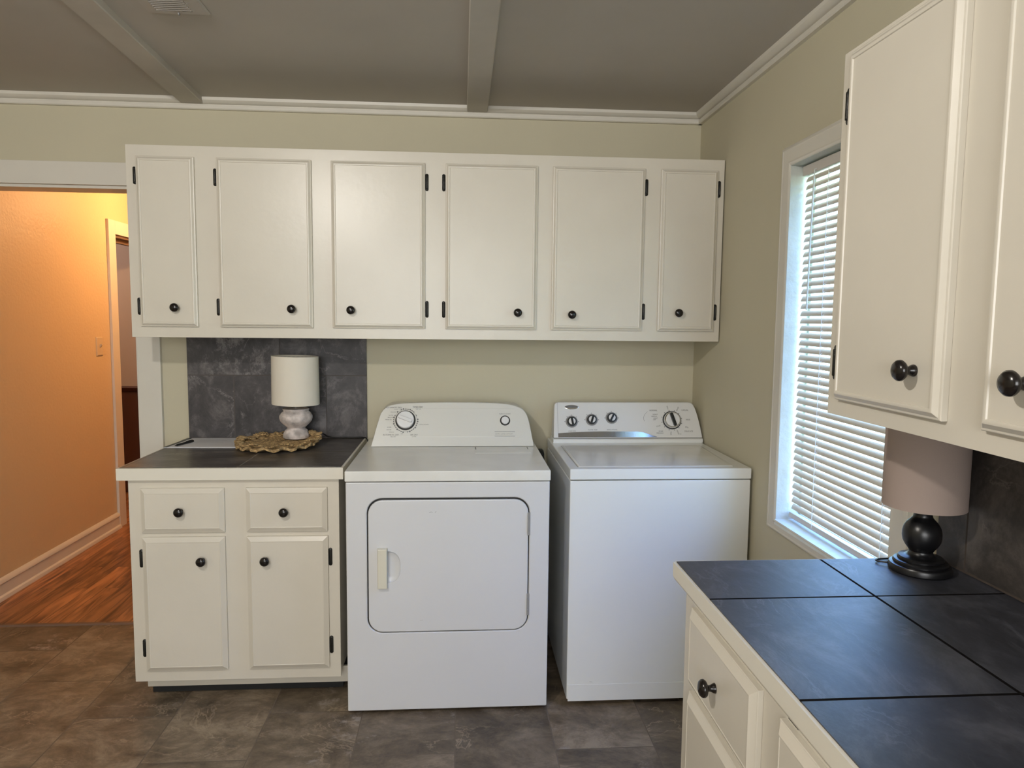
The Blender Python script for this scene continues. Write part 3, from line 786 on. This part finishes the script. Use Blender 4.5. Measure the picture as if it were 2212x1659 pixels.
# ------------------------------------------------------------------ washer
WX0, WX1 = .8117, 1.4950; WF = -.742
wa = thing('washing_machine', 'white top-loading washing machine in the corner beside the window', 'washer', (1.15, -.38, 0))
bm = new(); appliance_shell(bm, WX0 + .001, WX1, .030, .8710, WF, -.055); part('cabinet_shell', bm, M['applcool'], wa)
bm = new(); box(bm, WX0 + .006, WX1 - .004, WF - .0012, WF + .002, .024, .0885, .0008); part('toe_panel', bm, M['applcool'], wa)
bm = new(); box(bm, WX0, WX1 + .0005, WF - .003, -.055, .8745, .9150, .0045, 3); part('deck', bm, M['applcool'], wa)
bm = new()
lid = [[(.8470, -.2650), (1.4600, -.2650), (1.4380, -.7080), (.8480, -.7080)]]
def quad(ins, z):
    p = lid[0]; return [(p[0][0] + ins, p[0][1] - ins, z), (p[1][0] - ins, p[1][1] - ins, z), (p[2][0] - ins, p[2][1] + ins, z), (p[3][0] + ins, p[3][1] + ins, z)]
loft(bm, [quad(0, .9146), quad(.0012, .9165), quad(.005, .9180), quad(.010, .9182), quad(.013, .9172)])
wl = part('lid', bm, M['appldeck'], wa)
bm = new()
loft(bm, [quad(-.0030, .9151), quad(-.0001, .9152)], False, False)
part('lid_seam', bm, M['halo'], wl)
for x in (.85, 1.44):
    for yy in (-.68, -.11):
        bm = new(); lathe(bm, [(.020, 0), (.020, .010), (.010, .013), (.010, .032), (.0003, .032)], (x, yy, 0), 'z', 16); part('foot', bm, M['halo'], wa)
SLW = .35
def cyw(z): return -.190 + (z - .92) * SLW
def onw(u, z, h):
    nrm = Vector((0, -1, SLW)).normalized(); return Vector((u, cyw(z), z)) + nrm * h
def wprof(ins):
    return [(.8235 + ins, .937), (1.5000 - ins, .937), (1.4990 - ins, .950), (1.4960 - ins, .972), (1.4920 - ins, 1.000), (1.4860 - ins, 1.030), (1.4780 - ins, 1.060 - ins * .3), (1.4700 - ins, 1.080 - ins), (1.4620 - ins, 1.0880 - ins), (1.4500 - ins, 1.0905 - ins),
            (.8500 + ins, 1.0905 - ins), (.8380 + ins, 1.0880 - ins), (.8320 + ins, 1.0810 - ins), (.8295 + ins, 1.0600 - ins * .3), (.8265 + ins, 1.000)]
bm = new()
loft(bm, [[(p[0], -.075, p[1]) for p in wprof(.004)], [(p[0], cyw(p[1]) + .006, p[1]) for p in wprof(0)], [(p[0], cyw(p[1]) + .0015, p[1]) for p in wprof(.0015)], [(p[0], cyw(p[1]), p[1]) for p in wprof(.0045)]])
wc = part('console', bm, M['plasticcool'], wa, sharp=40)
bm = new(); prism(bm, [(-.08, .9145), (-.192, .9145), (-.1945, .919), (-.1945, .930), (-.189, .9335), (-.1825, .9345), (-.08, .9345)], 0, .8215, 1.4985)
part('console_base', bm, M['applcool'], wa)
bm = new()   # inset face line at the console's end cap
for u in (.8440,):
    lp = []
    for z in (.939, 1.089):
        lp.append([onw(u, z, .0006), onw(u + .0012, z, .0006)])
    bm.faces.new([bm.verts.new(x) for x in (lp[0][0], lp[0][1], lp[1][1], lp[1][0])])
part('end_cap_seam', bm, M['halo'], wc)
def small_knob(u, z, ang):
    return dial_on(wc, u, z, onw, .02, 'control_knob', [([(.0275, .0005), (.0275, .0012), (.0225, .0015)], M['halo']),
        ([(.0215, .001), (.0215, .012), (.0200, .015), (.0165, .0155)], M['black']), ([(.0163, .011), (.0163, .0150), (.015, .0156), (.0003, .0158)], M['knobwhite'])],
        (ang, .0185, .0042, .0145, .0235), M['black'])
small_knob(.9071, 1.006, math.radians(100)); small_knob(.9976, 1.014, math.radians(72)); small_knob(1.0885, 1.022, math.radians(62))
dial_on(wc, 1.3638, 1.012, onw, .04, 'timer_dial', [([(.0425, .0005), (.0425, .004), (.0395, .006)], M['black']), ([(.039, .003), (.0385, .010), (.036, .016), (.032, .019)], M['chrome']),
        ([(.0315, .012), (.0315, .0190), (.030, .0198), (.0003, .020)], M['knobwhite'])], (math.radians(106), .0315, .0065, .018, .032), M['black'])
# badge
bm = new(); loops = []
for s, h in ((1, .0004), (1, .0022), (.90, .0030)):
    loops.append([onw(.9085 + .0315 * s * math.cos(2 * math.pi * k / 36), 1.0685 + .0095 * s * math.sin(2 * math.pi * k / 36), h) for k in range(36)])
loft(bm, loops); bd = part('badge', bm, M['chrome'], wc)
bm = new(); loops = []
for s, h in ((.88, .0026), (.86, .0036)):
    loops.append([onw(.9085 + .0315 * s * math.cos(2 * math.pi * k / 36), 1.0705 + .0080 * s * math.sin(2 * math.pi * k / 36) * .80, h) for k in range(36)])
loft(bm, loops); part('badge_field', bm, M['ink'], bd)
# metallic sweep along the bottom of the console
bm = new(); A, B = [], []
for k in range(21):
    t = k / 20; u = .845 + t * (1.291 - .845)
    zt = .9565 + .0095 * math.sin(min(1, t * 2.0) * math.pi / 2) - .004 * t if t < .84 else .9621 + (t - .84) / .16 * (.9410 - .9621)
    A.append(onw(u, zt, .0010)); B.append(onw(u, .9395, .0010))
for k in range(20):
    bm.faces.new([bm.verts.new(x) for x in (B[k], B[k + 1], A[k + 1], A[k])])
part('silver_band', bm, M['silver'], wc)
bm = new()
PW = lambda u0, z0, rot=0.0: (lambda u, v: onw(u0 + u * math.cos(rot) - v * math.sin(rot), z0 + u * math.sin(rot) + v * math.cos(rot), .0008))
for deg, w_, k_ in ((62, 'RINSE', 1.0), (104, 'SPIN', 1.0), (-68, 'RINSE', 1.0), (-96, 'SPIN', 1.0), (2, 'RINSE', 1.15), (-28, 'SPIN', 1.15), (178, 'OFF', 1.2), (205, 'SOAK', 1.05)):
    t = math.radians(deg); R_ = .066 * k_; a = t if math.cos(t) >= 0 else t + math.pi
    a = (a + math.pi) % (2 * math.pi) - math.pi
    text_bm(bm, w_, .0078, PW(1.3638 + R_ * math.cos(t), 1.012 + R_ * .86 * math.sin(t), a * (1 if abs(math.sin(t)) > .6 else .5)))
text_bm(bm, 'NORMAL', .0088, PW(1.282, 1.0545)); text_bm(bm, 'HEAVY', .0080, PW(1.290, 1.0370)); text_bm(bm, 'MEDIUM', .0070, PW(1.284, 1.0285)); text_bm(bm, 'LIGHT', .0070, PW(1.290, 1.0205))
text_bm(bm, 'CASUAL', .0088, PW(1.428, 1.0560)); text_bm(bm, 'DELICATE', .0088, PW(1.4385, .9640))
text_bm(bm, 'SOAK', .0080, PW(1.311, .9645)); text_bm(bm, 'PREWASH', .0070, PW(1.306, .9560)); text_bm(bm, '14', .0075, PW(1.399, .9520))
text_bm(bm, 'LOAD SIZE', .0070, PW(.9071, .9655)); text_bm(bm, 'WATER TEMP', .0070, PW(1.000, .9705)); text_bm(bm, 'RINSE OPTIONS', .0066, PW(1.0885, .9712))
for k in range(12):
    t = 2 * math.pi * k / 12 + .2; q = [(.0445, t - .035), (.0485, t - .035), (.0485, t + .035), (.0445, t + .035)]
    bm.faces.new([bm.verts.new(onw(1.3638 + r * math.cos(a), 1.012 + r * math.sin(a) * .93, .0008)) for r, a in q])
for (u0_, z0_) in ((.9071, 1.006), (.9976, 1.014), (1.0885, 1.022)):
    for t in (.0, .8, 1.57, 2.3, 3.14):
        q = [(.0292, t - .05), (.0325, t - .05), (.0325, t + .05), (.0292, t + .05)]
        bm.faces.new([bm.verts.new(onw(u0_ + r * math.cos(a), z0_ + r * math.sin(a) * .93, .0008)) for r, a in q])
arc = [[onw(1.3638 + .128 * math.cos(a) * 1.0, 1.020 + .05 * math.sin(a) * 1.1, .0008) for a in [math.radians(148 + 3 * k) for k in range(16)]],
       [onw(1.3638 + .1292 * math.cos(a) * 1.0, 1.020 + .0505 * math.sin(a) * 1.1, .0008) for a in [math.radians(148 + 3 * k) for k in range(16)]]]
loft(bm, arc, False, False, closed=False)
part('printed_legend', bm, M['ink'], wc)
bm = new()
for (a, b, c, d2, wv) in ((.826, .5615, .837, .5595, .0009), (.900, .0985, .912, .0975, .0006)):
    bm = new()
    bm.faces.new([bm.verts.new(Vector(x)) for x in ((a, WF - .0004, b - wv * .4), (c, WF - .0004, d2 - wv), (c, WF - .0004, d2 + wv * .4), (a, WF - .0004, b + wv))])
part('scuff_marks', bm, M['halo'], wa)

# drain hose behind and between the machines
bm = new()
tube(bm, smooth_path([(.765, -.05, .80), (.772, -.10, .86), (.775, -.14, .84), (.774, -.15, .70), (.772, -.12, .40), (.775, -.10, .12), (.79, -.10, .02)]), .014, 10)
single('drain_hose', bm, M['black'], 'dark hose hanging in the gap between dryer and washing machine', 'hose', (.774, -.12, .02))

# ------------------------------------------------------------------ things on the counter by the doorway
LX, LY, LZ = -.312, -.122, .9290
tl = thing('table_lamp', 'small whitewashed turned wood lamp with white drum shade on the jute mat', 'lamp', (LX, LY, LZ))
bm = new()
lathe(bm, [(.0003, 0), (.052, 0), (.0555, .003), (.0565, .012), (.0545, .022), (.050, .029), (.0495, .033), (.0465, .037), (.0405, .041), (.0385, .045), (.040, .049), (.0455, .054), (.053, .061), (.061, .069), (.0675, .078),
           (.0705, .088), (.0708, .096), (.0690, .103), (.0650, .107), (.0645, .110), (.0610, .114), (.0555, .118), (.0540, .121), (.0555, .124), (.0570, .127), (.0565, .131), (.0530, .133), (.030, .134), (.0003, .134)], (LX, LY, LZ), 'z', 56)
part('base', bm, M['lampwood'], tl)
bm = new(); lathe(bm, [(.0003, .132), (.014, .132), (.0145, .137), (.010, .139), (.010, .160), (.013, .162), (.013, .190), (.0003, .192)], (LX, LY, LZ), 'z', 24)
part('stem', bm, M['brass'], tl)
def shade(bm, c, r0, r1, z0, z1, th_=.0022, tilt=0.0, n=64):
    L = []
    for r, z in ((r0, z0), (r1, z1), (r1 - th_, z1), (r0 - th_, z0)):
        L.append([(c[0] + r * math.cos(2 * math.pi * k / n), c[1] + r * math.sin(2 * math.pi * k / n), z + tilt * r * math.cos(2 * math.pi * k / n)) for k in range(n)])
    loft(bm, L + [L[0]], False, False)
bm = new(); shade(bm, (LX, LY), .1015, .1000, 1.0800, 1.2900, tilt=-.025)
sh = part('lamp_shade', bm, M['shade'], tl)
bm = new()
for z in (1.088, 1.283):
    pts = [(LX + .0988 * math.cos(2 * math.pi * k / 32), LY + .0988 * math.sin(2 * math.pi * k / 32), z) for k in range(33)]
    tube(bm, pts, .0011, 6); part('shade_ring', bm, M['brass'], sh); bm = new()
for a in (0, 2.094, 4.189): tube(bm, [(LX, LY, 1.125), (LX + .0988 * math.cos(a), LY + .0988 * math.sin(a), 1.088)], .0012, 6)
part('shade_frame', bm, M['brass'], sh)

# jute mat: round, braided, with a ruffled rim
MX, MY, MZ = -.362, -.225, .9095
bm = new(); NR, NA = 34, 180; top, bot = [], []
for i in range(NR + 1):
    f = i / NR; r = .172 * f; A, B = [], []
    for k in range(NA):
        t = 2 * math.pi * k / NA
        ruff = max(0, (f - .66) / .34)
        wob = 1 + ruff * (.025 * math.sin(18 * t + 1.2 * math.sin(3 * t)) + .02 * math.sin(31 * t))
        braid = .0030 * (.5 + .5 * math.sin(f * 34 + math.sin(46 * t) * 1.2))
        lift = ruff ** 1.5 * (.006 + .006 * math.sin(18 * t + 2 * math.sin(2 * t)) + .018 * max(0, math.cos(t - .25)) ** 3 + .010 * max(0, math.sin(t)) ** 2)
        zz = MZ + .013 + braid * (1 if f > .1 else .3) + max(lift, -.004) + random.uniform(-.0006, .0006)
        x, y_ = MX + r * wob * math.cos(t), MY + r * wob * math.sin(t)
        y_ = min(y_, -.016 - max(0, (y_ + .016)) * .02)
        A.append((x, y_, zz)); B.append((x, y_, max(MZ + .0003, zz - .011)))
    top.append(A); bot.append(B)
vt = [[bm.verts.new(p) for p in L] for L in top]; vb = [[bm.verts.new(p) for p in L] for L in bot]
for V in (vt, vb):
    for i in range(1, NR):
        for k in range(NA): bm.faces.new((V[i][k], V[i][(k + 1) % NA], V[i + 1][(k + 1) % NA], V[i + 1][k]))
    c0 = bm.verts.new(Vector((MX, MY, V[1][0].co.z)))
    for k in range(NA): bm.faces.new((c0, V[1][k], V[1][(k + 1) % NA]))
    for v in V[0]: bm.verts.remove(v)
for k in range(NA): bm.faces.new((vt[NR][k], vt[NR][(k + 1) % NA], vb[NR][(k + 1) % NA], vb[NR][k]))
# rope loops around the rim
for k in range(74):
    t = 2 * math.pi * k / 74 + random.uniform(-.02, .02)
    lf = .008 + .008 * math.sin(9 * t) + .020 * max(0, math.cos(t - .25)) ** 3
    c = Vector((MX + .162 * math.cos(t), MY + .162 * math.sin(t), MZ + .0225 + max(lf * .8, 0))); e_ = Vector((math.cos(t), math.sin(t), .25)); s_ = Vector((-math.sin(t), math.cos(t), 0))
    pts = [c + e_ * (.015 * math.cos(a)) + s_ * (.0062 * math.sin(a)) for a in [2 * math.pi * j / 10 for j in range(11)]]
    pts = [Vector((p.x, min(p.y, -.019), max(p.z, MZ + .0045))) for p in pts]
    tube(bm, pts, .0033, 6)
single('jute_mat', bm, M['jute'], 'round braided jute mat with ruffled rim under the whitewashed lamp', 'mat', (MX, MY, MZ), sharp=70)

# paper, pen, lamp cord
bm = new()
prism(bm, [(-.828, -.252), (-.530, -.257), (-.575, -.020), (-.806, -.020)], 2, .9092, .9118)
pf = single('paper_folder', bm, M['paper'], 'white papers lying on the dark counter beside the jute mat', 'paper', (-.69, -.14, .909))
bm = new()
prism(bm, [(-.829, -.254), (-.815, -.2535), (-.794, -.0205), (-.808, -.0195)], 2, .9119, .9128); part('dark_spine', bm, M['clip'], pf)
bm = new()
prism(bm, [(-.812, -.249), (-.538, -.253), (-.580, -.026), (-.792, -.026)], 2, .9119, .9124)
part('top_sheet', bm, M['paper'], pf)
bm = new()
for k in range(5):
    yy = -.070 - k * .018; bm.faces.new([bm.verts.new(Vector(x)) for x in ((-.74, yy, .91248), (-.64 + .02 * (k % 3), yy, .91248), (-.64 + .02 * (k % 3), yy - .0022, .91248), (-.74, yy - .0022, .91248))])
part('faint_writing', bm, M['halo'], pf)
bm = new()
p0, p1 = Vector((-.786, -.245, .9172)), Vector((-.752, -.128, .9172)); d_ = (p1 - p0)
pts = [p0 + d_ * t for t in (0, .06, .12, .14, .55, .57, .95, 1.0)]
rad = [.0008, .0022, .0042, .0046, .0046, .0050, .0050, .0040]
loops = []
dn = d_.normalized(); s_ = dn.cross(Vector((0, 0, 1))); q_ = Vector((0, 0, 1))
for p, r in zip(pts, rad): loops.append([p + s_ * r * math.cos(2 * math.pi * k / 12) + q_ * r * math.sin(2 * math.pi * k / 12) for k in range(12)])
loft(bm, loops)
pen = single('pen', bm, M['black'], 'black ballpoint pen lying on the white papers', 'pen', (-.77, -.18, .9125))
bm = new()
a = p0 + d_ * .60; b = p0 + d_ * .98
tube(bm, [a + Vector((0, 0, .0058)), (a + b) / 2 + Vector((0, 0, .0064)), b + Vector((0, 0, .0050))], .0012, 6); part('pocket_clip', bm, M['black'], pen)
bm = new()
tube(bm, smooth_path([(-.262, -.095, .940), (-.215, -.048, .936), (-.19, -.020, .918), (-.13, -.0165, .914), (-.07, -.0150, .9130), (-.030, -.022, .913), (-.015, -.035, .906), (-.010, -.040, .870), (-.012, -.04, .78)]), .0028, 8)
single('lamp_cord', bm, M['cable'], 'black cord running along the backsplash from the whitewashed lamp', 'cord', (-.13, -.02, .913))

# ------------------------------------------------------------------ black lamp on the corner counter
KX, KY, KZ = 1.413, -1.846, .9215
kl = thing('table_lamp', 'black turned wood lamp with taupe drum shade on the corner counter', 'lamp', (KX, KY, KZ))
bm = new()
lathe(bm, [(.0003, 0), (.0600, 0), (.0625, .003), (.0625, .012), (.0600, .016), (.0540, .0175), (.0545, .0215), (.0520, .0245), (.0455, .026), (.0460, .0295), (.0430, .0325), (.0330, .034), (.0265, .037), (.0240, .041), (.0235, .045),
           (.0265, .050), (.0325, .058), (.0370, .067), (.0388, .077), (.0385, .088), (.0360, .098), (.0310, .107), (.0245, .114), (.0200, .119), (.0185, .124), (.0185, .131), (.0215, .136), (.0235, .139), (.0235, .142), (.0180, .144), (.0003, .145)], (KX, KY, KZ), 'z', 56)
part('base', bm, M['lampblack'], kl)
bm = new(); lathe(bm, [(.0003, .144), (.008, .144), (.008, .170), (.013, .172), (.013, .200), (.0003, .202)], (KX, KY, KZ), 'z', 20); part('stem', bm, M['lampblack'], kl)
bm = new(); shade(bm, (KX, KY), .0820, .0820, 1.0660, 1.2720)
sh = part('lamp_shade', bm, M['shade2'], kl)
bm = new()
for z in (1.073, 1.266): tube(bm, [(KX + .0792 * math.cos(2 * math.pi * k / 32), KY + .0792 * math.sin(2 * math.pi * k / 32), z) for k in range(33)], .0010, 6); part('shade_ring', bm, M['brass'], sh); bm = new()
for a in (0, 2.094, 4.189): tube(bm, [(KX, KY, 1.115), (KX + .0792 * math.cos(a), KY + .0792 * math.sin(a), 1.073)], .0011, 6)
part('shade_frame', bm, M['brass'], sh)
bm = new(); tube(bm, smooth_path([(KX - .052, KY + .035, .9285), (KX - .066, KY + .055, .9262), (KX - .045, KY + .068, .9250), (KX + .02, KY + .070, .9250), (KX + .075, KY + .055, .9250), (KX + .079, KY + .02, .9250)]), .0022, 8)
part('power_cord', bm, M['cable'], kl)

# ------------------------------------------------------------------ hall switch, ceiling vent
sw = thing('light_switch', 'small ivory light switch on the orange-lit hall wall beside the inner doorway', 'switch', (HX, 1.547, 1.257))
bm = new(); panel(bm, 1.507, 1.588, 1.196, 1.318, HX, [(0, 0), (0, .003), (.003, .006), (.006, .007)], lambda u, v, h: (h, u, v)); part('plate', bm, M['switch'], sw)
bm = new(); prism(bm, [(HX + .0065, 1.245), (HX + .0200, 1.264), (HX + .0195, 1.272), (HX + .0065, 1.270)], 1, 1.542, 1.553); part('toggle', bm, M['switch'], sw)

vt_ = thing('ceiling_vent', 'louvred metal air vent on the ceiling above the wall cabinet', 'vent', (-.46, -1.05, ZC))
bm = new()
vx0, vx1, vy0, vy1 = -.560, -.372, -1.215, -.911
L = []
for ins, h in ((0, 0), (0, .003), (.004, .007), (.036, .009), (.038, .004)):
    L.append([(vx0 + ins * 1.0, vy0 + ins, ZC - h), (vx1 - ins * 1.25, vy0 + ins, ZC - h), (vx1 - ins * 1.25, vy1 - ins * .75, ZC - h), (vx0 + ins * 1.0, vy1 - ins * .75, ZC - h)])
loft(bm, L, False, False); part('vent_frame', bm, M['vent'], vt_)
bm = new(); box(bm, vx0 + .03, vx1 - .03, vy0 + .03, vy1 - .02, ZC - .0015, ZC - .0003); part('duct_backing', bm, M['dark'], vt_)
bm = new(); yv = vy1 - .032
while yv > vy0 + .03:
    prism(bm, [(yv, ZC - .0090), (yv - .0035, ZC - .0105), (yv - .0105, ZC - .0030), (yv - .0085, ZC - .0020)], 0, vx0 + .037, vx1 - .046); yv -= .0135
part('louvres', bm, M['vent'], vt_)
bm = new(); box(bm, -.4655, -.4615, -.930, -.920, ZC - .015, ZC - .008, .001); part('damper_lever', bm, M['halo'], vt_)

# remove nothing, hide nothing: everything above is real geometry
